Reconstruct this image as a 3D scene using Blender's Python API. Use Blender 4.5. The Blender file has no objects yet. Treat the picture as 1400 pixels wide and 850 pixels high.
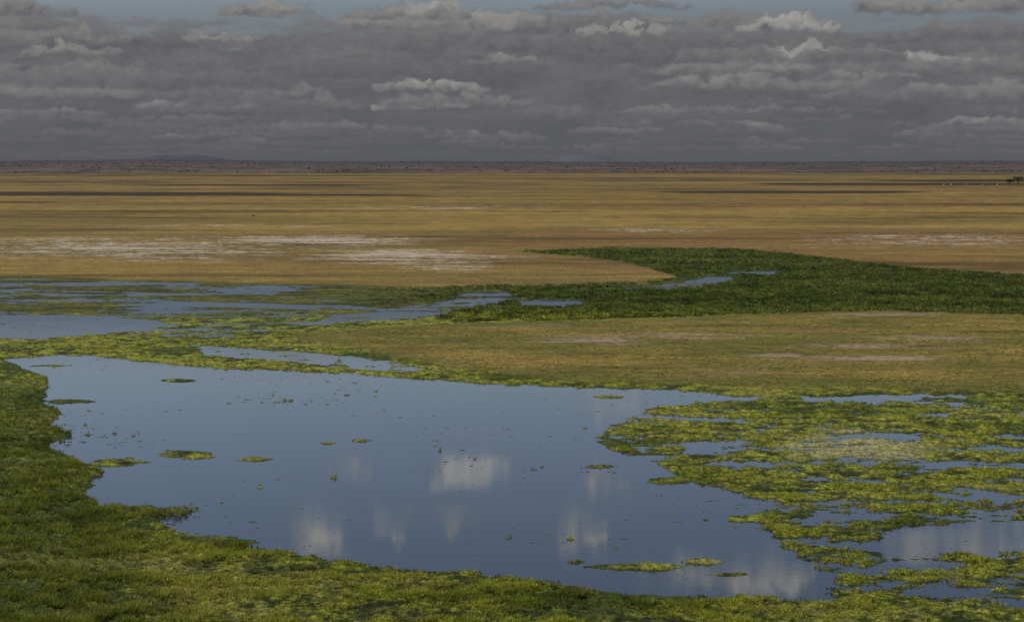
import bpy, math, numpy as np, bmesh
from mathutils import Vector, Matrix
rng=np.random.default_rng(7)
F=2612.0; CH=25.0; PITCH=math.atan(203.0/F)
cp,sp=math.cos(PITCH),math.sin(PITCH)
scene=bpy.context.scene
# ---------------- helpers: survey of ground positions ----------------
def project(x,y,z=0.0):
    dz=z-CH
    fw=y*cp-dz*sp; up=dz*cp+y*sp
    return 700+F*x/fw, 425-F*up/fw
def ground(u,v):
    a=(u-700)/F; b=(425-v)/F
    dy=cp+b*sp; dz=-sp+b*cp
    t=CH/(-dz)
    return a*t, dy*t
# ---------------- numpy perlin ----------------
perm=rng.permutation(256); perm=np.concatenate([perm,perm,perm]).astype(np.int32)
ang=rng.uniform(0,2*np.pi,256); GX=np.cos(ang).astype(np.float32)*1.5; GY=np.sin(ang).astype(np.float32)*1.5
def perlin(x,y):
    xi=np.floor(x).astype(np.int32); yi=np.floor(y).astype(np.int32)
    fx=(x-xi).astype(np.float32); fy=(y-yi).astype(np.float32); xi&=255; yi&=255
    u=fx*fx*fx*(fx*(fx*6-15)+10); v=fy*fy*fy*(fy*(fy*6-15)+10)
    def g(ix,iy,dx,dy):
        h=perm[perm[ix]+iy]
        return GX[h]*dx+GY[h]*dy
    a=g(xi,yi,fx,fy); b=g(xi+1,yi,fx-1,fy); c=g(xi,yi+1,fx,fy-1); d=g(xi+1,yi+1,fx-1,fy-1)
    return (a+(b-a)*u+((c+(d-c)*u)-(a+(b-a)*u))*v)
def fbm(x,y,wl,octs=4,gain=0.55,seed=0,sx=1.0):
    o=np.zeros(np.shape(x)); amp=1.0; tot=0; k=1.0/wl
    for i in range(octs):
        o+=amp*perlin(x*k/sx+seed*17.3+i*31.7+1000,y*k+seed*9.1+i*11.3+1000)
        tot+=amp*amp; amp*=gain; k*=2.03
    return o/math.sqrt(tot)
def sstep(a,b,x):
    t=np.clip((x-a)/(b-a),0,1); return t*t*(3-2*t)
VS=3.0
def poly_sd(U,V,poly):
    P=np.array(poly,float)
    pad=60
    sel=(U>P[:,0].min()-pad)&(U<P[:,0].max()+pad)&(V>P[:,1].min()-pad/VS)&(V<P[:,1].max()+pad/VS)
    P[:,1]*=VS
    out=np.full(U.shape,-60.0)
    X=U[sel]; Y=V[sel]*VS
    d2=np.full(X.shape,1e12); ins=np.zeros(X.shape,bool)
    n=len(P)
    for i in range(n):
        x1,y1=P[i]; x2,y2=P[(i+1)%n]
        ex,ey=x2-x1,y2-y1
        t=np.clip(((X-x1)*ex+(Y-y1)*ey)/(ex*ex+ey*ey+1e-9),0,1)
        d2=np.minimum(d2,(X-x1-t*ex)**2+(Y-y1-t*ey)**2)
        if y1!=y2:
            c=((y1>Y)!=(y2>Y))&(X<(x2-x1)*(Y-y1)/(y2-y1)+x1)
            ins^=c
    d=np.sqrt(d2)
    out[sel]=np.where(ins,d,-d)
    return out
# ---------------- layout ----------------
LAKE=[(5,491),(60,486),(130,487),(210,497),(300,504),(400,507),(500,513),(590,519),(660,525),(740,528),(800,531),(900,533),(1000,540),(1065,546),(980,549),(900,557),(855,573),(812,600),(835,616),(905,635),(935,655),(990,668),(1060,690),(1035,708),(1060,722),(1100,738),(1090,760),(1130,785),(1140,820),(1000,816),(850,811),(755,795),(640,782),(530,775),(450,765),(330,745),(250,730),(225,715),(245,700),(215,690),(140,692),(112,672),(150,645),(120,636),(62,605),(105,596),(72,580),(88,565),(62,550),(70,520),(40,505)]
DRYN=[(-9000,-9000),(9000,-9000),(9000,378),(1400,377),(1250,368),(1100,350),(1000,341),(850,339),(705,345),(790,352),(850,359),(900,371),(925,381),(880,389),(750,392),(600,393),(400,390),(200,383),(0,379),(-9000,379)]
ISLE=[(385,464),(440,454),(600,444),(800,439),(1000,431),(1200,427),(1400,433),(9000,440),(9000,540),(1400,538),(1200,533),(1080,534),(900,528),(760,521),(650,508),(560,494),(480,478)]
RMARSH=[(855,573),(900,557),(1000,548),(1400,545),(9000,560),(9000,900),(1400,845),(1140,826),(1090,760),(1035,708),(1060,690),(935,655),(812,600)]
paintC=[
 (DRYN,1.6,0.1,7),
 ([(-9000,548),(9000,548),(9000,1200),(-9000,1200)],0.80,0.72,20),
 ([(-9000,380),(0,380),(200,384),(400,391),(470,402),(520,425),(420,450),(215,465),(-9000,465)],0.20,1.25,25),
 ([(-9000,433),(0,433),(90,431),(190,436),(245,444),(170,453),(60,463),(-9000,465)],-0.75,0.95,9),
 ([(10,382),(150,383),(300,386),(430,391),(470,396),(250,394),(60,391)],-0.08,1.35,8),
 ([(-200,399),(200,402),(400,414),(440,424),(300,427),(120,418),(-200,412)],-0.10,1.4,10),
 ([(480,428),(560,417),(610,410),(640,397),(700,399),(708,408),(650,420),(600,432),(540,437),(400,445)],-0.38,1.45,10),
 ([(700,410),(795,410),(790,418),(712,419)],-0.9,0.9,5),
 ([(760,398),(860,392),(930,385),(960,377),(1015,377),(990,387),(950,396),(900,396)],-0.42,1.4,8),
 ([(1000,371),(1075,370),(1060,377),(1000,375)],-0.2,1.2,6),
 ([(262,472),(400,478),(520,490),(600,507),(500,508),(380,495),(280,487)],-0.28,1.4,10),
 ([(200,458),(340,452),(380,456),(300,464)],0.05,1.2,8),
 (LAKE,-1.6,0.45,13),
 (RMARSH,0.24,1.4,34),
 ([(880,556),(1400,552),(9000,560),(9000,585),(1100,582),(850,585)],0.48,1.25,25),
 ([(1040,690),(1200,665),(9000,670),(9000,810),(1250,810),(1130,800),(1060,740)],0.10,1.45,25),
 ([(1090,541),(1310,538),(1330,545),(1110,550)],-0.8,0.8,7),
 ([(900,606),(1045,596),(1060,614),(950,622)],-0.4,1.3,14),
 ([(1180,745),(1240,722),(1400,712),(9000,712),(9000,750),(1400,752),(1220,762)],-0.95,1.1,14),
 ([(840,785),(1080,765),(1140,790),(1130,818),(860,806)],-1.3,0.6,14),
]
ISLETS=[(255,620,34,5.0),(165,632,36,6),(350,628,24,2.4),(820,637,24,2.4),(915,657,26,4),(500,603,14,1.8),(100,549,30,2.8),(243,520,26,1.6),(832,542,20,2.0),(1025,709,26,3.5),(60,500,30,1.5),(880,775,60,3.6),(960,768,34,2.8),(990,785,40,2.2),(455,606,14,.9),(795,768,18,1.4),(640,790,40,3),(200,701,60,11),(275,744,55,8)]
def fields(X,Y,U,V,D):
    n_near=fbm(X,Y,4.0,6,0.78,1,1.7)
    n_mid=fbm(X,Y,14.0,3,0.6,71,1.5)
    n_far=fbm(X,Y,10.0,6,0.76,2,2.6)
    w=sstep(215,300,D)
    n=(0.85*n_near+0.4*n_mid)*(1-w)+n_far*w
    jit=fbm(X,Y,9.0,5,0.75,5)*(1-w)+fbm(X,Y,26,4,0.7,6)*w
    Uj=U+jit*13; Vj=V+jit*2.2*np.clip((V-222)/300,0.25,1.7)
    C=np.full(X.shape,0.95); A=np.full(X.shape,0.66)
    for poly,c,a,fe in paintC:
        s=poly_sd(Uj,Vj,poly); t=sstep(-fe,fe,s)
        C+=(c-C)*t; A+=(a-A)*t
    isd=poly_sd(Uj,Vj,ISLE); it=sstep(-8,12,isd)
    C+=(1.5-C)*it; A+=(0.1-A)*it
    islet=np.zeros(X.shape)
    for (u,v,a,b) in ISLETS:
        near=(abs(U-u)<a*3+20)&(abs(V-v)<b*3+8)
        r=np.sqrt(((Uj[near]-u)/a)**2+((V[near]+jit[near]*0.8-v)/b)**2)
        val=1.0*(1-r)*1.3+0.6*n_near[near]
        islet[near]=np.maximum(islet[near],np.where((val>C[near])&(val>-0.3)&(b<9),1.0,0.0)); C[near]=np.maximum(C[near],val)
    H=C+A*n*0.95
    spk=fbm(X,Y,0.75,3,0.65,8,1.5); spm=fbm(X,Y,20,3,0.5,9)
    H=np.where((C<-0.3)&(D<330),np.maximum(H,(spk-0.80+0.45*spm-0.14*sstep(560,700,V))*0.6),H)
    dn=poly_sd(Uj,Vj,DRYN)
    dry=np.maximum(sstep(-5,7,dn),it)
    return H,C,dry,it,islet,isd
# ---------------- terrain grid ----------------
azd=np.arctan((np.arange(-200,1602,1.45)-700)/F)
azs=np.concatenate([np.linspace(-math.pi,azd[0],50)[:-1],azd,np.linspace(azd[-1],math.pi,50)[1:-1]])
vr=np.concatenate([np.arange(890,470,-0.85),np.arange(470,238,-0.65)])
pr=ground(np.full(vr.shape,700.0),vr)[1]
far=np.concatenate([np.linspace(pr[-1]*1.02,9500,70),[10500,13000,18000,26000,40000]])
ds=np.concatenate([np.linspace(2,pr[0]*0.985,26),pr,far])
NA,ND=len(azs),len(ds)
AZ,D=np.meshgrid(azs,ds); AZ=AZ.ravel(); D=D.ravel()
X=D*np.sin(AZ); Y=D*np.cos(AZ)
azc=np.clip(AZ,-0.42,0.42)
U,V=project(D*np.sin(azc),D*np.cos(azc))
V=np.minimum(V,1500)
H,C,dry,isle,islet,isd0=fields(X,Y,U,V,D)
green=1-dry
clump=fbm(X,Y,2.2,4,0.65,11); clump2=fbm(X,Y,6,4,0.6,12)
tus=fbm(X,Y,3.6,3,0.7,14)
back=sstep(300,340,D)
big=fbm(X,Y,16,5,0.65,41,1.4)
eastm=sstep(470,760,U+60*fbm(X,Y,30,4,0.7,52,1.0))
land=np.clip(H*3,0,1)
z=np.where(H>0,0.02+0.12*np.clip(H,0,1.6),0.25*np.clip(H,-2,0))
z+=green*land*(0.19*clump+0.07*fbm(X,Y,0.7,2,0.6,13))*(1-back)*(1-0.6*islet)
z+=green*land*back*(0.26*tus+0.1)*(0.3+0.7*eastm)
z=np.where((H>0.02),np.maximum(z,0.015),z)
z+=dry*land*(0.06*fbm(X,Y,4,3,0.6,15)+0.12)*(D<1200)
R=np.clip((D-4300)/4700,0,1)
ridge=27.0+9*np.exp(-((U-190)/240)**2)+5.0*np.exp(-((U-1330)/170)**2)+1.6*fbm(AZ*9000,Y*0,900,5,0.6,21)+2.5*np.exp(-((U-560)/130)**2)
z=np.where(D>4300,0.2+ridge*R**0.8+1.0*fbm(X,Y,420,3,0.6,22)*np.minimum(R*4,1),z)
z=np.where(D>9600,-30-(D-9600)*0.01,z)
# ---------------- ground colour ----------------
def mix(a,b,t): return a+(b-a)*t[:,None]
def c3(*c): return np.tile(np.array(c,np.float32),(len(D),1))
nA=fbm(X,Y,60,5,0.7,31,3.0); nB=fbm(X,Y,260,4,0.65,32,3.2); nC=fbm(X,Y,6,4,0.8,33,2.0)
dcol=mix(c3(0.250,0.168,0.046),c3(0.128,0.092,0.028),sstep(-0.4,0.6,nA+0.6*nB))
dcol=mix(dcol,c3(0.180,0.098,0.036),sstep(-0.1,0.9,nB)*0.8*sstep(400,1000,U))
dcol*= (1+0.34*nC+0.22*nA)[:,None]
farn=sstep(900,2600,D)
nF=fbm(X,Y,300,5,0.75,34,3.6)
dcol=mix(dcol,c3(0.172,0.117,0.048),farn*0.65)  # distance haze painted into the plain colour
dcol*= (1-0.55*farn*sstep(-0.1,0.6,nF))[:,None]
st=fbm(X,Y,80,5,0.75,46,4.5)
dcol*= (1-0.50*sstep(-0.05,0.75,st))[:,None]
pan=np.zeros(len(D))
for (u,v,a,b,s) in [(430,330,170,8,1.1),(180,342,280,20,0.8),(560,352,160,12,0.9),(620,366,90,8,0.75),(1260,330,200,12,0.65),(900,316,110,5,0.65),(940,461,130,9,0.9),(1060,489,50,5,0.95),(1190,492,110,8,0.9),(1210,431,90,4,0.95),(1210,470,180,12,0.68),(830,470,140,10,0.62),(700,448,110,4,.55),(1270,312,90,4,0.55),(80,330,120,8,0.6),(1050,340,200,3,.5),(600,285,200,4,.5),(1000,510,160,8,.5),(300,310,260,5,.45)]:
    pan=np.maximum(pan,s*np.exp(-((U-u)/a)**2-((V-v)/b)**2))
pn=fbm(X,Y,10,6,0.9,35,4.0)
pm=sstep(0.40,1.15,pan+0.9*pn)*sstep(0.15,0.5,pan)
dcol=mix(dcol,c3(0.42,0.36,0.28),pm*0.8)
isn=fbm(X,Y,22,6,0.75,36,2.2)
isc=mix(c3(0.120,0.108,0.022),c3(0.205,0.145,0.036),sstep(-0.5,0.8,isn))
isc=mix(isc,c3(0.070,0.074,0.016),sstep(0.1,0.9,fbm(X,Y,10,5,0.8,47,2.6))*0.85)
isc=mix(isc,c3(0.165,0.100,0.046),sstep(0.2,1.0,fbm(X,Y,14,5,0.8,53,3.2))*0.6)
isc*= (1+0.42*nC)[:,None]
isc=mix(isc,c3(0.28,0.20,0.15),pm*0.8)
dcol=mix(dcol,isc,isle)
edge=(1-sstep(0,38,isd0+8*isn))*isle
dcol=mix(dcol,c3(0.080,0.096,0.018),edge*0.6)
cloud_shade=np.zeros(len(D))  # cloud shadows on the far plain, painted into the ground colour as dark bands
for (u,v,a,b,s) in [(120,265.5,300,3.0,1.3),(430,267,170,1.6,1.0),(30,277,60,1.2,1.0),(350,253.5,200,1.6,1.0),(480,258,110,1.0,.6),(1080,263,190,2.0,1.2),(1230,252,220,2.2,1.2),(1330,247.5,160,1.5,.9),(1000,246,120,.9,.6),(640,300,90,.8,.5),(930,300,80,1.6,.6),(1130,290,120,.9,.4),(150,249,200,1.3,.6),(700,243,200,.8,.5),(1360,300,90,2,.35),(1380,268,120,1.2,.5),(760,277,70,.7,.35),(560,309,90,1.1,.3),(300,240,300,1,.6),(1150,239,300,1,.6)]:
    cloud_shade=np.maximum(cloud_shade,s*np.exp(-((U-u)/a)**4-((V-v)/b)**2))
dm=sstep(0.35,0.8,cloud_shade+0.28*fbm(X,Y,140,4,0.7,37,3.5))
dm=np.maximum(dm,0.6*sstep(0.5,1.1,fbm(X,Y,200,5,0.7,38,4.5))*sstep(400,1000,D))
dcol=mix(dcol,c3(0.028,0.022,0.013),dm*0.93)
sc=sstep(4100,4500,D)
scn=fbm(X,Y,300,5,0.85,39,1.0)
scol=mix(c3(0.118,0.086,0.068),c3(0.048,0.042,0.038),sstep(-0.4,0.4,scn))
scol=mix(scol,c3(0.056,0.050,0.060),sstep(5200,8000,D)*0.85)  # far ridge shifted to purple-grey, aerial haze put into its colour
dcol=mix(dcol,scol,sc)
# marsh greens
fine=fbm(X,Y,0.8,3,0.8,48)
g1=sstep(-0.5,0.6,clump+0.5*clump2+0.4*fine)
gcol=mix(c3(0.022,0.031,0.007),c3(0.225,0.240,0.032),g1)
gcol=mix(gcol,c3(0.28,0.255,0.070),sstep(0.1,1.0,big+0.3*fine)*0.5)
gcol=mix(gcol,c3(0.036,0.054,0.010),sstep(-0.05,-0.7,big)*0.8)
brn=sstep(0.25,0.9,fbm(X,Y,4.0,5,0.8,49,1.6))
gcol=mix(gcol,c3(0.072,0.058,0.030),brn*0.70)
lft=sstep(160,40,U-(V-520)*0.35)*sstep(500,540,V)
gcol=mix(gcol,c3(0.036,0.055,0.010),lft*0.5)
gb=mix(c3(0.020,0.030,0.008),c3(0.100,0.122,0.024),sstep(-0.5,0.8,tus+0.55*big))
gb=mix(gb,c3(0.14,0.145,0.040),sstep(0.15,0.9,fbm(X,Y,24,5,0.8,51,2.4))*0.65)
gb2=mix(c3(0.036,0.042,0.011),c3(0.125,0.125,0.026),sstep(-0.5,0.8,fbm(X,Y,9,5,0.85,43,2)))
gb=mix(gb2,gb,eastm)
gcol=mix(gcol,gb,back)
alg=np.exp(-((U-1170)/130)**2-((V-612)/26)**2)+0.8*np.exp(-((U-980)/120)**2-((V-772)/9)**2)
am=sstep(0.35,0.8,alg+0.35*fbm(X,Y,5,5,0.75,44))
gcol=mix(gcol,c3(0.26,0.245,0.12),am*0.75)
mud=1-sstep(0.0,0.20,H)
gcol=mix(gcol,c3(0.036,0.038,0.015),mud*0.8)
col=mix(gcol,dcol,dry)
col=np.clip(col,0.004,0.6)
# ---------------- build mesh ----------------
def make_mesh(name,verts,faces,colors=None,mat=None,smooth=True,alpha=None):
    me=bpy.data.meshes.new(name)
    nv=len(verts); k=faces.shape[1]; nf=len(faces)
    me.vertices.add(nv); me.vertices.foreach_set('co',verts.astype(np.float32).ravel())
    me.loops.add(nf*k); me.loops.foreach_set('vertex_index',faces.astype(np.int32).ravel())
    me.polygons.add(nf); me.polygons.foreach_set('loop_start',np.arange(0,nf*k,k,dtype=np.int32))
    me.polygons.foreach_set('loop_total',np.full(nf,k,dtype=np.int32))
    me.polygons.foreach_set('use_smooth',np.full(nf,smooth))
    me.update(calc_edges=True)
    if colors is not None:
        a=me.color_attributes.new('Col','FLOAT_COLOR','POINT')
        cc=np.ones((nv,4),np.float32); cc[:,:3]=colors
        if alpha is not None: cc[:,3]=alpha
        a.data.foreach_set('color',cc.ravel())
    ob=bpy.data.objects.new(name,me); scene.collection.objects.link(ob)
    if mat: me.materials.append(mat)
    return ob
def new_mat(name):
    m=bpy.data.materials.new(name); m.use_nodes=True
    nt=m.node_tree; b=nt.nodes['Principled BSDF']
    return m,nt,b
def N(nt,t,**k):
    n=nt.nodes.new(t)
    for a,b in k.items(): setattr(n,a,b)
    return n
gm,nt,b=new_mat('ground_vegetation')
b.inputs['Roughness'].default_value=0.95; b.inputs['Specular IOR Level'].default_value=0.1
vc=N(nt,'ShaderNodeVertexColor',layer_name='Col')
geo=N(nt,'ShaderNodeNewGeometry')
n1=N(nt,'ShaderNodeTexNoise'); n1.inputs['Scale'].default_value=1.6; n1.inputs['Detail'].default_value=5; n1.inputs['Roughness'].default_value=0.8
nt.links.new(geo.outputs['Position'],n1.inputs['Vector'])
mr=N(nt,'ShaderNodeMapRange'); mr.inputs['From Min'].default_value=0.3; mr.inputs['From Max'].default_value=0.7
mr.inputs['To Min'].default_value=0.28; mr.inputs['To Max'].default_value=1.75
nt.links.new(n1.outputs['Fac'],mr.inputs['Value'])
vm=N(nt,'ShaderNodeVectorMath',operation='SCALE')
nt.links.new(vc.outputs['Color'],vm.inputs[0]); nt.links.new(mr.outputs[0],vm.inputs['Scale'])
nt.links.new(vm.outputs[0],b.inputs['Base Color'])
bp=N(nt,'ShaderNodeBump'); bp.inputs['Strength'].default_value=0.5; bp.inputs['Distance'].default_value=0.15
nt.links.new(n1.outputs['Fac'],bp.inputs['Height']); nt.links.new(bp.outputs[0],b.inputs['Normal'])
def grid_faces(nr,nc):
    i,j=np.meshgrid(np.arange(nr-1),np.arange(nc-1),indexing='ij'); i=i.ravel(); j=j.ravel()
    return np.stack([i*nc+j,i*nc+j+1,(i+1)*nc+j+1,(i+1)*nc+j],1)
def ring_faces(nr,nc):
    ii=np.arange(nr-1)
    return np.concatenate([grid_faces(nr,nc),np.stack([ii*nc+nc-1,ii*nc,(ii+1)*nc,(ii+1)*nc+nc-1],1)])
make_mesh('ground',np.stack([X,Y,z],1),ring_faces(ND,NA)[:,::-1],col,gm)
# ---------------- water ----------------
wm,nt,b=new_mat('marsh_water')
b.inputs['Base Color'].default_value=(0.014,0.017,0.020,1)
b.inputs['IOR'].default_value=1.45
geo=N(nt,'ShaderNodeNewGeometry')
mp=N(nt,'ShaderNodeMapping'); mp.inputs['Scale'].default_value=(0.9,1.6,1)
nt.links.new(geo.outputs['Position'],mp.inputs['Vector'])
n1=N(nt,'ShaderNodeTexNoise'); n1.inputs['Scale'].default_value=2.0; n1.inputs['Detail'].default_value=4
nt.links.new(mp.outputs[0],n1.inputs['Vector'])
n2=N(nt,'ShaderNodeTexNoise'); n2.inputs['Scale'].default_value=0.07; n2.inputs['Detail'].default_value=3
nt.links.new(geo.outputs['Position'],n2.inputs['Vector'])
bp=N(nt,'ShaderNodeBump'); bp.inputs['Distance'].default_value=0.02
mb=N(nt,'ShaderNodeMapRange'); mb.inputs['From Min'].default_value=0.4; mb.inputs['From Max'].default_value=0.65
mb.inputs['To Min'].default_value=0.03; mb.inputs['To Max'].default_value=0.14
nt.links.new(n2.outputs['Fac'],mb.inputs['Value']); nt.links.new(mb.outputs[0],bp.inputs['Strength'])
nt.links.new(n1.outputs['Fac'],bp.inputs['Height']); nt.links.new(bp.outputs[0],b.inputs['Normal'])
mr=N(nt,'ShaderNodeMapRange'); mr.inputs['From Min'].default_value=0.35; mr.inputs['From Max'].default_value=0.7
mr.inputs['To Min'].default_value=0.015; mr.inputs['To Max'].default_value=0.05
nt.links.new(n2.outputs['Fac'],mr.inputs['Value'])
sp_=N(nt,'ShaderNodeSeparateXYZ'); nt.links.new(geo.outputs['Position'],sp_.inputs[0])
my=N(nt,'ShaderNodeMapRange'); my.inputs['From Min'].default_value=245; my.inputs['From Max'].default_value=310; my.inputs['To Min'].default_value=0; my.inputs['To Max'].default_value=0.20
nt.links.new(sp_.outputs[1],my.inputs['Value'])
ad=N(nt,'ShaderNodeMath',operation='ADD'); nt.links.new(mr.outputs[0],ad.inputs[0]); nt.links.new(my.outputs[0],ad.inputs[1])
nt.links.new(ad.outputs[0],b.inputs['Roughness'])
wv=np.array([[-900,-100,0],[900,-100,0],[900,900,0],[-900,900,0]],float)
make_mesh('lake_water',wv,np.array([[0,1,2,3]]),None,wm)
# ---------------- grass ----------------
fm,nt,b=new_mat('grass_blades')
b.inputs['Roughness'].default_value=0.8; b.inputs['Specular IOR Level'].default_value=0.1
vc=N(nt,'ShaderNodeVertexColor',layer_name='Col'); nt.links.new(vc.outputs['Color'],b.inputs['Base Color'])
tr=N(nt,'ShaderNodeBsdfTranslucent'); nt.links.new(vc.outputs['Color'],tr.inputs['Color'])
ms=N(nt,'ShaderNodeMixShader'); ms.inputs[0].default_value=0.35
nt.links.new(b.outputs[0],ms.inputs[1]); nt.links.new(tr.outputs[0],ms.inputs[2])
nt.links.new(ms.outputs[0],nt.nodes['Material Output'].inputs['Surface'])
def tufts(px,py,pz,hgt,spread,wid,colr,K,lean=0.7,lowc=0.75):
    n=len(px)
    a=rng.uniform(0,2*np.pi,(n,K)); r=rng.uniform(0,1,(n,K))**0.6*spread[:,None]
    bx=px[:,None]+r*0.6*np.cos(a); by=py[:,None]+r*0.6*np.sin(a)
    h=hgt[:,None]*rng.uniform(0.55,1.15,(n,K))
    ln=rng.uniform(0.2*lean,lean,(n,K))
    tx=bx+np.cos(a)*h*ln; ty=by+np.sin(a)*h*ln
    ta=rng.uniform(0,np.pi,(n,K)); w=wid[:,None]*rng.uniform(0.6,1.3,(n,K))
    zz=np.repeat(pz[:,None],K,1)
    v=np.empty((n,K,3,3))
    v[...,0,0]=bx-np.cos(ta)*w; v[...,0,1]=by-np.sin(ta)*w; v[...,0,2]=zz-0.02
    v[...,1,0]=bx+np.cos(ta)*w; v[...,1,1]=by+np.sin(ta)*w; v[...,1,2]=zz-0.02
    v[...,2,0]=tx; v[...,2,1]=ty; v[...,2,2]=zz+h
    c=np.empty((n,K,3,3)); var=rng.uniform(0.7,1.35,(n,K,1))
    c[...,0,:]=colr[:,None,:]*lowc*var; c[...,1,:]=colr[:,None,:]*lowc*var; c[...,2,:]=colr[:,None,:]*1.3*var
    return v.reshape(-1,3),c.reshape(-1,3)
def pick(mask,p,count):
    idx=np.nonzero(mask)[0]; w=p[idx]; w=w/w.sum()
    return rng.choice(idx,size=count,p=w)
vis=(U>-200)&(U<1600)
m=vis&(green>0.6)&(H>0.12)&(D<290)&(D>95)
pr_=np.clip(0.10+clump*0.9+0.6*clump2,0.02,2)*np.clip(1.3-D/300,0.2,1)
pr_=pr_*(1-0.8*am)*(1-0.5*islet)*(1-0.5*brn)
idx=pick(m,pr_,75000)
sz=(0.05+0.13*np.clip(clump2[idx]+0.4,0,1.8)+rng.uniform(0,0.10,len(idx)))*np.where(U[idx]>800,0.75,1.0)*(1-0.5*islet[idx])
sz*=1+0.9*lft[idx]
tc=col[idx]*1.4*rng.uniform(0.55,1.5,(len(idx),1))
tc[:,0]*=rng.uniform(0.82,1.22,len(idx))
v1,c1=tufts(X[idx]+rng.normal(0,0.10,len(idx)),Y[idx]+rng.normal(0,0.2,len(idx)),z[idx],sz,np.full(len(idx),0.22),np.full(len(idx),0.032),tc,6,1.4)
T=[]
for (u,v,nn,hh) in [(190,702,16,0.7),(228,705,6,0.6),(275,746,14,0.75),(785,818,10,0.8),(865,826,5,.6),(50,665,8,.5),(30,560,8,.5),(30,610,8,.55),(415,778,5,.45),(20,700,10,.5),(120,720,10,.45),(1180,560,6,.4),(930,590,5,.4)]:
    gx,gy=ground(u,v)
    for k in range(nn): T.append((gx+rng.normal(0,0.7),gy+rng.normal(0,0.4),hh*rng.uniform(0.5,1.0)))
T=np.array(T)
tc=np.tile(np.array([[0.19,0.185,0.048]]),(len(T),1))*rng.uniform(0.6,1.4,(len(T),1))
v2,c2=tufts(T[:,0],T[:,1],np.full(len(T),0.05),T[:,2],np.full(len(T),0.4),np.full(len(T),0.022),tc,40,0.8)
vv=np.concatenate([v1,v2]); cc=np.concatenate([c1,c2])
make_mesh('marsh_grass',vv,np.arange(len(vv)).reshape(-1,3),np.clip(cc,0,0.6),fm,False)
m=vis&(green>0.7)&(H>0.25)&(D>300)&(D<620)
pp=np.clip(0.3+tus,0.03,2)*(0.15+0.85*eastm)*np.where(C<0.3,0.15,1.0)
idx=pick(m,pp,30000)
sz=(0.10+rng.uniform(0.08,0.5,len(idx))*eastm[idx])*np.where(C[idx]<0.5,0.5,1.0)
tc=col[idx]*rng.uniform(0.7,2.1,(len(idx),1))
v1,c1=tufts(X[idx]+rng.normal(0,0.4,len(idx)),Y[idx]+rng.normal(0,0.8,len(idx)),z[idx],sz,np.full(len(idx),0.55),np.full(len(idx),0.11),tc,6,1.6)
make_mesh('sedge_bed',v1,np.arange(len(v1)).reshape(-1,3),np.clip(c1,0,0.6),fm,False)
m=vis&(dry>0.8)&(D<700)&(pm<0.3)
idx=pick(m,np.clip(0.2+nC,0.02,2),16000)
sz=rng.uniform(0.05,0.14,len(idx))
tc=col[idx]*rng.uniform(0.5,1.3,(len(idx),1))
v1,c1=tufts(X[idx]+rng.normal(0,0.3,len(idx)),Y[idx]+rng.normal(0,0.9,len(idx)),z[idx],sz,np.full(len(idx),0.3),np.full(len(idx),0.05),tc,5,1.4)
make_mesh('dry_grass',v1,np.arange(len(v1)).reshape(-1,3),np.clip(c1,0,0.6),fm,False)
# ---------------- trees ----------------
lm,nt,b=new_mat('acacia_foliage'); b.inputs['Roughness'].default_value=0.8
vc=N(nt,'ShaderNodeVertexColor',layer_name='Col'); nt.links.new(vc.outputs['Color'],b.inputs['Base Color'])
def acacia_geo(cx,cy,cz,h,w,leaves,leafsize,tint,nc=7):
    VV=[]
    def limb(p0,p1,r0,r1,k=5):
        a=np.linspace(0,2*np.pi,k,endpoint=False)
        A=[np.array([p0[0]+r0*math.cos(t),p0[1]+r0*math.sin(t),p0[2]]) for t in a]
        B=[np.array([p1[0]+r1*math.cos(t),p1[1]+r1*math.sin(t),p1[2]]) for t in a]
        for q in range(k):
            r=(q+1)%k
            VV.extend([A[q],A[r],B[r],A[q],B[r],B[q]])
    base=np.array([cx,cy,cz]); fork=base+np.array([0,0,h*0.38])
    limb(base,fork,w*0.045,w*0.03)
    es=[]
    for q in range(nc):
        a=q*2*np.pi/nc+rng.uniform(-.3,.3); rr=w*0.5*rng.uniform(0.25,0.8)
        e=fork+np.array([rr*math.cos(a),rr*math.sin(a),h*rng.uniform(0.3,0.5)])
        limb(fork,e,w*0.022,w*0.008,4 if leaves<100 else 5); es.append(e)
    V1=np.array(VV); C1=np.tile([0.06,0.045,0.03],(len(V1),1))
    n=leaves//nc
    for e in es:
        cl=rng.normal(0,1,(n,1,3))*np.array([w*0.15,w*0.15,h*0.09])+e
        tri=(cl+rng.normal(0,leafsize,(n,3,3))*np.array([1,1,0.6])).reshape(-1,3)
        cc=np.repeat(np.array(tint)*rng.uniform(0.6,1.4)*rng.uniform(0.7,1.3,(n,1)),3,0)
        V1=np.concatenate([V1,tri]); C1=np.concatenate([C1,cc])
    return V1,C1
VA=[];CA=[]; cnt=0
while cnt<1000:
    az=rng.uniform(-0.36,0.36); d=4250+4500*rng.random()**1.2
    x=d*math.sin(az); y=d*math.cos(az)
    if perlin(np.array([x/500+50]),np.array([y/500+50]))[0]<rng.uniform(-0.5,0.3): continue
    ri=np.searchsorted(ds,d); ci=np.searchsorted(azs,az)
    zz=z[min(ri,ND-1)*NA+ci]
    ft=(d-4200)/4700
    k=0.04+0.03*rng.random()
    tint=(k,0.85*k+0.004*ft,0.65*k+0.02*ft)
    h=rng.uniform(2.0,5.5)
    a,c=acacia_geo(x,y,zz-0.5,h,h*rng.uniform(1.3,2.8),24,h*0.22,tint,4)
    VA.append(a); CA.append(c); cnt+=1
VA=np.concatenate(VA); CA=np.concatenate(CA)
make_mesh('distant_acacia_trees',VA,np.arange(len(VA)).reshape(-1,3),CA,lm,False)
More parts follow.
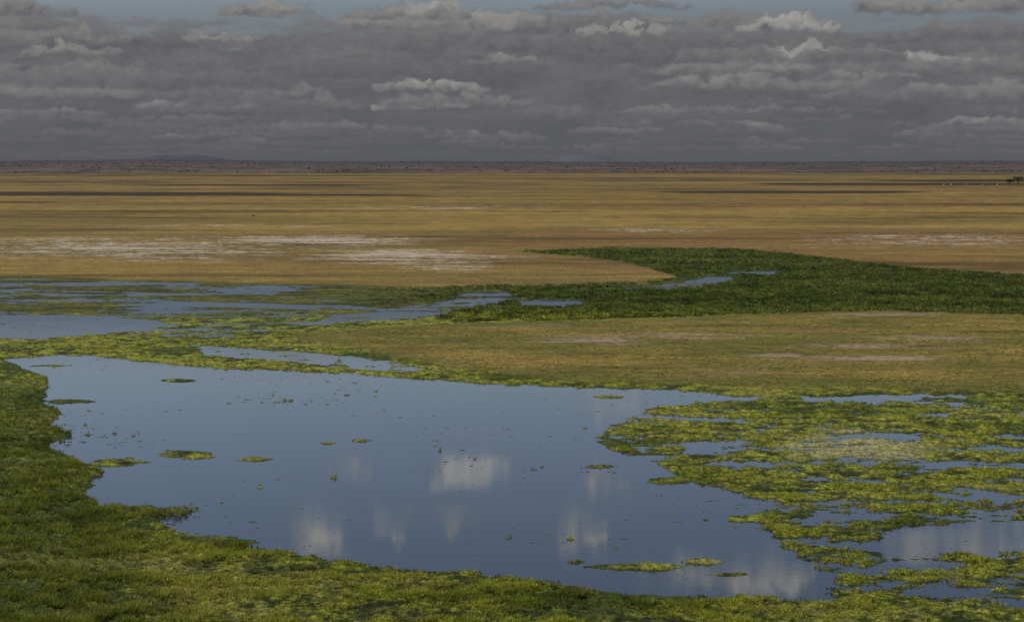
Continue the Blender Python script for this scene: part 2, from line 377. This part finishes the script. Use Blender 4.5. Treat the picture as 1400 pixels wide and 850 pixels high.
for (u,v,h,w) in [(1392,253,9.5,13),(1380,253.5,6.5,9),(1412,252,11,15)]:
    gx,gy=ground(u,v)
    a,c=acacia_geo(0,0,0.1,h,w,1400,0.35,(0.03,0.034,0.016))
    make_mesh('acacia_tree',a,np.arange(len(a)).reshape(-1,3),c,lm,False).location=(gx,gy,0)
# ---------------- distant mountains ----------------
mm,nt,b=new_mat('hazy_mountain'); b.inputs['Roughness'].default_value=1; b.inputs['Specular IOR Level'].default_value=0
nz=N(nt,'ShaderNodeTexNoise'); nz.inputs['Scale'].default_value=0.0006
cr=N(nt,'ShaderNodeValToRGB'); cr.color_ramp.elements[0].color=(0.098,0.102,0.118,1); cr.color_ramp.elements[1].color=(0.102,0.106,0.122,1)  # aerial haze painted into the base colour, close to the sky tone
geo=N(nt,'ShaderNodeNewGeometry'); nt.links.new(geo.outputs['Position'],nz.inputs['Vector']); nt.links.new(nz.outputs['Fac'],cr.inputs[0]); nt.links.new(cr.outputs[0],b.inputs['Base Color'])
for (u0,wd,hp) in [(255,62,12),(795,60,12)]:
    Rr=34000; xs=(u0-700)/F*Rr; ww=wd/F*Rr; hh=hp/F*Rr
    gx,gy=np.meshgrid(np.linspace(-1.3,1.3,70),np.linspace(-1,1,20)); gx=gx.ravel(); gy=gy.ravel()
    hz=np.clip(np.exp(-(gx/0.55)**2)*0.95+0.12*fbm(gx*1000,gy*1000,420,3,0.5,50+u0),0,2)*np.clip(1-gy**2,0,1)
    hz*=np.clip((1.3-abs(gx))*3,0,1)
    vts=np.stack([gx*ww,gy*6000,hz*hh],1)
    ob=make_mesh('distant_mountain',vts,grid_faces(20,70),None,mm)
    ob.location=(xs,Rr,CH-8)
# ---------------- animals ----------------
def skin_obj(name,vs,es,rs,mat,loc,rz=0,sc=1,root=0):
    me=bpy.data.meshes.new(name); me.from_pydata([tuple(v) for v in vs],es,[]); me.materials.append(mat)
    ob=bpy.data.objects.new(name,me); scene.collection.objects.link(ob)
    sk=ob.modifiers.new('Skin','SKIN'); sk.use_smooth_shade=True
    for k,r in enumerate(rs): me.skin_vertices[0].data[k].radius=(r,r)
    me.skin_vertices[0].data[root].use_root=True
    su=ob.modifiers.new('Sub','SUBSURF'); su.levels=1; su.render_levels=1
    ob.location=loc; ob.rotation_euler=(0,0,rz); ob.scale=(sc,)*3
    return ob
def ramp_mat(name,scale,c0,c1,rough):
    m_,nt,b=new_mat(name); b.inputs['Roughness'].default_value=rough
    nz=N(nt,'ShaderNodeTexNoise'); nz.inputs['Scale'].default_value=scale
    cr=N(nt,'ShaderNodeValToRGB'); cr.color_ramp.elements[0].color=(*c0,1); cr.color_ramp.elements[1].color=(*c1,1)
    nt.links.new(nz.outputs['Fac'],cr.inputs[0]); nt.links.new(cr.outputs[0],b.inputs['Base Color'])
    return m_
em=ramp_mat('white_plumage',30,(0.68,0.67,0.62),(0.82,0.82,0.8),0.7)
hm=ramp_mat('dark_hide',3,(0.015,0.012,0.01),(0.035,0.028,0.022),0.8)
ev=[(0,0,.48),(-.16,0,.44),(-.3,0,.40),(.13,0,.53),(.2,0,.62),(.16,0,.72),(.2,0,.82),(.25,0,.85),(.36,0,.83),(0,.04,.36),(.03,.04,.2),(0,.04,0),(0,-.04,.36),(-.03,-.04,.2),(0,-.04,0),(.07,.04,.0),(.07,-.04,0)]
ee=[(0,1),(1,2),(0,3),(3,4),(4,5),(5,6),(6,7),(7,8),(0,9),(9,10),(10,11),(0,12),(12,13),(13,14),(11,15),(14,16)]
er=[.1,.085,.03,.06,.03,.022,.025,.03,.006,.025,.012,.012,.025,.012,.012,.008,.008]
for (u,v,s) in [(678,504,.8),(640,503.5,.55),(690,507,.5),(190,591,.4),(157,609,.45),(163,604,.35),(622,549,.35)]:
    gx,gy=ground(u,v); skin_obj('egret',ev,ee,er,em,(gx,gy,0.0),rng.uniform(0,6.28),s)
bv=[(0,0,1.15),(.55,0,1.22),(1.0,0,1.2),(-.6,0,1.12),(-.95,0,1.05),(1.35,0,.85),(1.6,0,.45),(1.75,0,.18),
 (.85,.22,.75),(.87,.22,.4),(.85,.22,0),(.85,-.22,.75),(.8,-.22,.4),(.92,-.22,0),
 (-.8,.2,.8),(-.98,.2,.42),(-.92,.2,0),(-.75,-.2,.8),(-.93,-.2,.42),(-.85,-.2,0),(-1.12,0,.8),(-1.14,0,.45),(1.42,.28,.62),(1.42,-.28,.62)]
be=[(0,1),(1,2),(0,3),(3,4),(2,5),(5,6),(6,7),(2,8),(8,9),(9,10),(2,11),(11,12),(12,13),(4,14),(14,15),(15,16),(4,17),(17,18),(18,19),(4,20),(20,21),(5,22),(5,23)]
br=[.36,.4,.34,.34,.26,.2,.15,.1,.14,.08,.07,.14,.08,.07,.16,.08,.07,.16,.08,.07,.03,.04,.05,.05]
gx,gy=ground(346,297); skin_obj('grazing_wildebeest',bv,be,br,hm,(gx,gy,0.15),0.6,0.65)
# ---------------- vehicles far on the plain ----------------
pm_=ramp_mat('pale_paint',2,(0.5,0.48,0.43),(0.72,0.71,0.68),0.4)
tm=ramp_mat('dark_rubber_glass',4,(0.018,0.018,0.02),(0.03,0.03,0.03),0.4)
def part(name,mat,parent,profile=None,hw=0.9,cyl=None):
    bm=bmesh.new()
    if cyl:
        x,y_,z_,r,w=cyl
        bmesh.ops.create_cone(bm,cap_ends=True,segments=16,radius1=r,radius2=r,depth=w)
        bmesh.ops.rotate(bm,verts=bm.verts,matrix=Matrix.Rotation(math.pi/2,3,'X'))
        bmesh.ops.translate(bm,verts=bm.verts,vec=(x,y_,z_))
    else:
        A=[bm.verts.new((p[0],-hw,p[1])) for p in profile]; B=[bm.verts.new((p[0],hw,p[1])) for p in profile]
        bm.faces.new(A); bm.faces.new(B[::-1]); n=len(A)
        for q in range(n): bm.faces.new((A[q],B[q],B[(q+1)%n],A[(q+1)%n])[::-1])
        bmesh.ops.bevel(bm,geom=bm.edges[:],offset=0.05,segments=1,affect='EDGES')
    me=bpy.data.meshes.new(name); bm.to_mesh(me); bm.free(); me.materials.append(mat)
    ob=bpy.data.objects.new(name,me); scene.collection.objects.link(ob); ob.parent=parent
for (u,v,r) in [(1293,254,0.1),(1303,253.7,0.3),(1322,254,-.2),(1346,254.5,0.1),(1366,254,0.4)]:
    gx,gy=ground(u,v)
    e=bpy.data.objects.new('safari_vehicle',None); scene.collection.objects.link(e); e.location=(gx,gy,0.15); e.rotation_euler=(0,0,r)
    part('body',pm_,e,[(-2.3,.5),(2.3,.5),(2.35,1.0),(1.3,1.15),(-2.3,1.2)])
    part('cabin',tm,e,[(-2.2,1.17),(1.1,1.13),(.6,1.75),(-2.15,1.75)],.8)
    part('roof',pm_,e,[(-2.2,1.76),(.65,1.76),(.6,1.95),(-2.15,1.95)],.86)
    for q,(wx,wy) in enumerate([(-1.4,.85),(-1.4,-.85),(1.45,.85),(1.45,-.85)]): part('wheel_%d'%(q+1),tm,e,cyl=(wx,wy,.38,.38,.25))
# ---------------- cloud bank (far dome band, 60 km away) ----------------
us=np.arange(-330,1735,1.35); uaz=(us-700)/F
saz=np.concatenate([np.linspace(-math.pi,uaz[0],40)[:-1],uaz,np.linspace(uaz[-1],math.pi,40)[1:-1]])
uu=700+F*saz
ss=np.concatenate([np.arange(-30,0,6),np.arange(0,232,1.15),np.arange(232,640,2.2),np.arange(640,960,14)])
UU,SS=np.meshgrid(uu,ss)
Sc=np.clip(SS,0,700)
s0=fbm(UU,SS,46,6,0.6,61,3.2); s1=fbm(UU,SS,16,5,0.65,62,3.0)
lum=0.104+0.055*(Sc/230)+0.034*np.clip(Sc/120,0.1,1)*(0.7*s0+0.4*s1)
cov_n=0.75*s0+0.35*s1
thr=-1.6+1.85*sstep(110,225,Sc)+2.2*sstep(240,310,Sc)
gap=np.exp(-((UU-190)/180)**2-((SS-212)/18)**2)+0.9*np.exp(-((UU-1090)/120)**2-((SS-212)/20)**2)+0.6*np.exp(-((UU-420)/90)**2-((SS-200)/10)**2)+0.5*np.exp(-((UU-760)/120)**2-((SS-205)/9)**2)
alpha=sstep(-0.1,0.9,cov_n-thr-0.7*gap)
w1=fbm(UU,SS,34,6,0.66,63,1.3); w2=fbm(UU,SS,34,6,0.66,64,1.3)
wa=2.0+0.060*Sc
WU=UU+w1*wa*1.3; WS=SS+w2*wa*0.75
crng=np.random.default_rng(21)
Ld=np.array([-0.45,0.80,0.40]); Ld/=np.linalg.norm(Ld)
def splat(cu,cs,R,op,l0,l1,hr,base,soft=0.78,asp=1.3):
    mg=R*asp+wa_max*2.2
    i0=np.searchsorted(ss,cs-R-wa_max*1.4); i1=np.searchsorted(ss,cs+R+wa_max*1.4)
    j0=np.searchsorted(uu,cu-mg); j1=np.searchsorted(uu,cu+mg)
    if i1<=i0 or j1<=j0: return
    dx=(WU[i0:i1,j0:j1]-cu)/(R*asp); dy=(WS[i0:i1,j0:j1]-cs)/R
    r2=dx*dx+dy*dy
    a=sstep(0,soft,1-r2)*op
    if base is not None: a=a*sstep(base-2.5-0.15*R,base+2.5+0.25*R,SS[i0:i1,j0:j1]+0.35*(WS[i0:i1,j0:j1]-SS[i0:i1,j0:j1]))
    hh=np.sqrt(np.clip(1-r2,0,1))
    nl=dx*Ld[0]+dy*Ld[1]+hh*Ld[2]
    t=np.clip(0.08+0.55*hr+0.36*nl,0,1)
    l=l0+(l1-l0)*t
    lum[i0:i1,j0:j1]+= (l-lum[i0:i1,j0:j1])*a
    alpha[i0:i1,j0:j1]+= (1-alpha[i0:i1,j0:j1])*a
def cloud(cu,base,wd,th,bright,con,lo=0.100):
    l0=0.106*(1-con)+lo*con; l1=0.132*(1-con)+bright*con
    n=int(24+wd*0.22)
    ph=crng.uniform(0,6.28,3)
    P=[]
    for _ in range(n):
        x=crng.uniform(-1,1); env=math.sqrt(max(0,1-x*x))*(0.62+0.22*math.sin(3.1*x+ph[0])+0.16*math.sin(7.3*x+ph[1]))
        y=crng.random()**0.85*env
        R=th*crng.uniform(0.18,0.46)*(1-0.35*y)+1.2
        P.append((y,x,R))
    P.sort(key=lambda p:-p[0]+crng.uniform(-0.25,0.25))
    for y,x,R in P:
        splat(cu+x*wd/2,base+y*th*0.85,R,0.52,l0,l1,y,base)
s_=8.0
while s_<236:
    th0=6+0.24*s_; W0=42+1.6*s_; con=min(1.0,0.28+s_/150)
    wa_max=2.0+0.060*(s_+th0)
    k=int(2100/W0*0.95)
    for q in range(k):
        cu=crng.uniform(-330,1735); b0=s_+crng.normal(0,1+0.03*s_)
        if s_>160 and gap[np.searchsorted(ss,min(b0+8,225)),np.searchsorted(uu,cu)]>0.3 and crng.random()<0.85: continue
        br_=crng.choice([0.18,0.23,0.31,0.42],p=[.26,.34,.26,.14])
        cloud(cu,b0,W0*crng.uniform(0.5,1.6),th0*crng.uniform(0.5,1.35),br_,con)
    s_=s_*1.13+3.2
wa_max=14
for (u,s,wd,th,bri) in [(1080,176,130,28,.50),(560,193,170,28,.33),(375,196,120,30,.38),(850,172,120,22,.40),(110,140,130,20,.32),(310,160,100,18,.36),(690,132,110,20,.30),(1270,196,200,36,.36),(60,192,120,24,.30),(830,208,200,22,.30),(1180,110,130,16,.28)]:
    cloud(u,s,wd,th,bri,1.0)
wa_max=18
for k in range(20):
    cloud(crng.uniform(-330,1735),crng.uniform(238,262),crng.uniform(100,260),crng.uniform(14,26),crng.choice([.4,.5,.6]),1.0,0.24)  # unseen deck above the frame, added bright to lighten reflections in the water
# isolated fair-weather clouds higher in the sky
wa_max=38
for (u,v,a,b_,s) in [(645,645,50,25,1.0),(440,735,46,24,.9),(792,728,22,24,.9),(527,716,19,15,.75),(483,637,24,10,.65),(828,655,20,15,.6),(1000,792,150,22,1.0),(1310,738,110,20,1.0),(835,552,30,18,.55),(620,715,26,22,.3),(620,683,50,4,.5),(1230,545,130,6,.8),(1000,610,60,7,.8),(1330,690,90,10,.7),(1180,640,70,10,.5),(-120,640,90,40,.8),(1560,620,100,40,.8)]:
    sc_=v-222
    for _ in range(int(26+a*0.25)):
        r=math.sqrt(crng.random())*0.8; t=crng.uniform(0,6.28)
        splat(u+a*r*math.cos(t),sc_+b_*r*math.sin(t),b_*crng.uniform(.35,.65),0.34*s,0.52,0.90,0.5,None,0.9,min(a/b_,1.8))
lum+=0.014*fbm(UU,SS,9,4,0.75,66,1.6)*np.clip(Sc/150,0.05,1)*(alpha>0.02)
lum=np.clip(lum,0.05,0.9)
tt=sstep(0.09,0.24,lum)[...,None]
rgb=lum[...,None]*(np.array([0.965,0.985,1.09])*(1-tt)+np.array([1.03,1.0,0.955])*tt)
hzn=sstep(60,0,Sc)[...,None]
rgb=rgb*(1-0.8*hzn)+np.array([0.101,0.103,0.115])*0.8*hzn
RD=60000.0
sx_=RD*np.sin(saz)[None,:]*np.ones_like(SS); sy_=RD*np.cos(saz)[None,:]*np.ones_like(SS); sz_=CH+RD*SS/F
nr,nc=SS.shape
cm=bpy.data.materials.new('cloud_vapour'); cm.use_nodes=True; nt=cm.node_tree; nt.nodes.clear()
o=N(nt,'ShaderNodeOutputMaterial'); at=N(nt,'ShaderNodeVertexColor',layer_name='Col'); em_=N(nt,'ShaderNodeEmission'); tr=N(nt,'ShaderNodeBsdfTransparent'); ms=N(nt,'ShaderNodeMixShader')
nt.links.new(at.outputs['Color'],em_.inputs['Color']); nt.links.new(at.outputs['Alpha'],ms.inputs[0]); nt.links.new(tr.outputs[0],ms.inputs[1]); nt.links.new(em_.outputs[0],ms.inputs[2]); nt.links.new(ms.outputs[0],o.inputs['Surface'])
try: cm.cycles.emission_sampling='NONE'
except Exception: pass
make_mesh('sky',np.stack([sx_.ravel(),sy_.ravel(),sz_.ravel()],1),ring_faces(nr,nc),rgb.reshape(-1,3),cm,True,np.clip(alpha,0,1).ravel())
# ---------------- world ----------------
SUN_EL=math.radians(50); SUN_AZ=math.radians(-80)   # azimuth clockwise from +Y
w=bpy.data.worlds.new('World'); scene.world=w; w.use_nodes=True
nt=w.node_tree; nt.nodes.clear(); L=nt.links.new
out=N(nt,'ShaderNodeOutputWorld'); bg=N(nt,'ShaderNodeBackground'); bg.inputs['Strength'].default_value=0.1
L(bg.outputs[0],out.inputs['Surface'])
sky=N(nt,'ShaderNodeTexSky'); sky.sky_type='NISHITA'; sky.sun_disc=False
sky.sun_elevation=SUN_EL; sky.sun_rotation=SUN_AZ; sky.dust_density=0.6; sky.air_density=1.0; sky.altitude=1100
tcn=N(nt,'ShaderNodeTexCoord'); sx=N(nt,'ShaderNodeSeparateXYZ'); L(tcn.outputs['Generated'],sx.inputs[0])
mr=N(nt,'ShaderNodeMapRange'); mr.interpolation_type='SMOOTHSTEP'; L(sx.outputs[2],mr.inputs['Value']); mr.inputs['From Min'].default_value=0.07; mr.inputs['From Max'].default_value=0.115
mx=N(nt,'ShaderNodeMix',data_type='RGBA'); L(mr.outputs[0],mx.inputs[0]); mx.inputs[6].default_value=(0.40,0.355,0.36,1); mx.inputs[7].default_value=(0.86,0.79,0.79,1)
skyt=N(nt,'ShaderNodeMix',data_type='RGBA',blend_type='MULTIPLY'); skyt.inputs[0].default_value=1.0
L(sky.outputs[0],skyt.inputs[6]); L(mx.outputs[2],skyt.inputs[7]); L(skyt.outputs[2],bg.inputs['Color'])
# ---------------- sun ----------------
sd=bpy.data.lights.new('sun','SUN'); sd.energy=3.7; sd.angle=math.radians(0.5); sd.color=(1,0.93,0.82)
so=bpy.data.objects.new('sun',sd); scene.collection.objects.link(so)
dirv=Vector((math.cos(SUN_EL)*math.sin(SUN_AZ),math.cos(SUN_EL)*math.cos(SUN_AZ),math.sin(SUN_EL)))
so.rotation_euler=dirv.to_track_quat('Z','Y').to_euler(); so.location=(0,0,200)
# ---------------- camera ----------------
cd=bpy.data.cameras.new('camera'); cd.sensor_width=36; cd.lens=36*F/1400; cd.clip_start=0.5; cd.clip_end=120000
co=bpy.data.objects.new('camera',cd); scene.collection.objects.link(co)
co.location=(0,0,CH); co.rotation_euler=(math.radians(90)-PITCH,0,0); scene.camera=co
scene.view_settings.view_transform='Standard'; scene.view_settings.look='None'; scene.view_settings.exposure=0
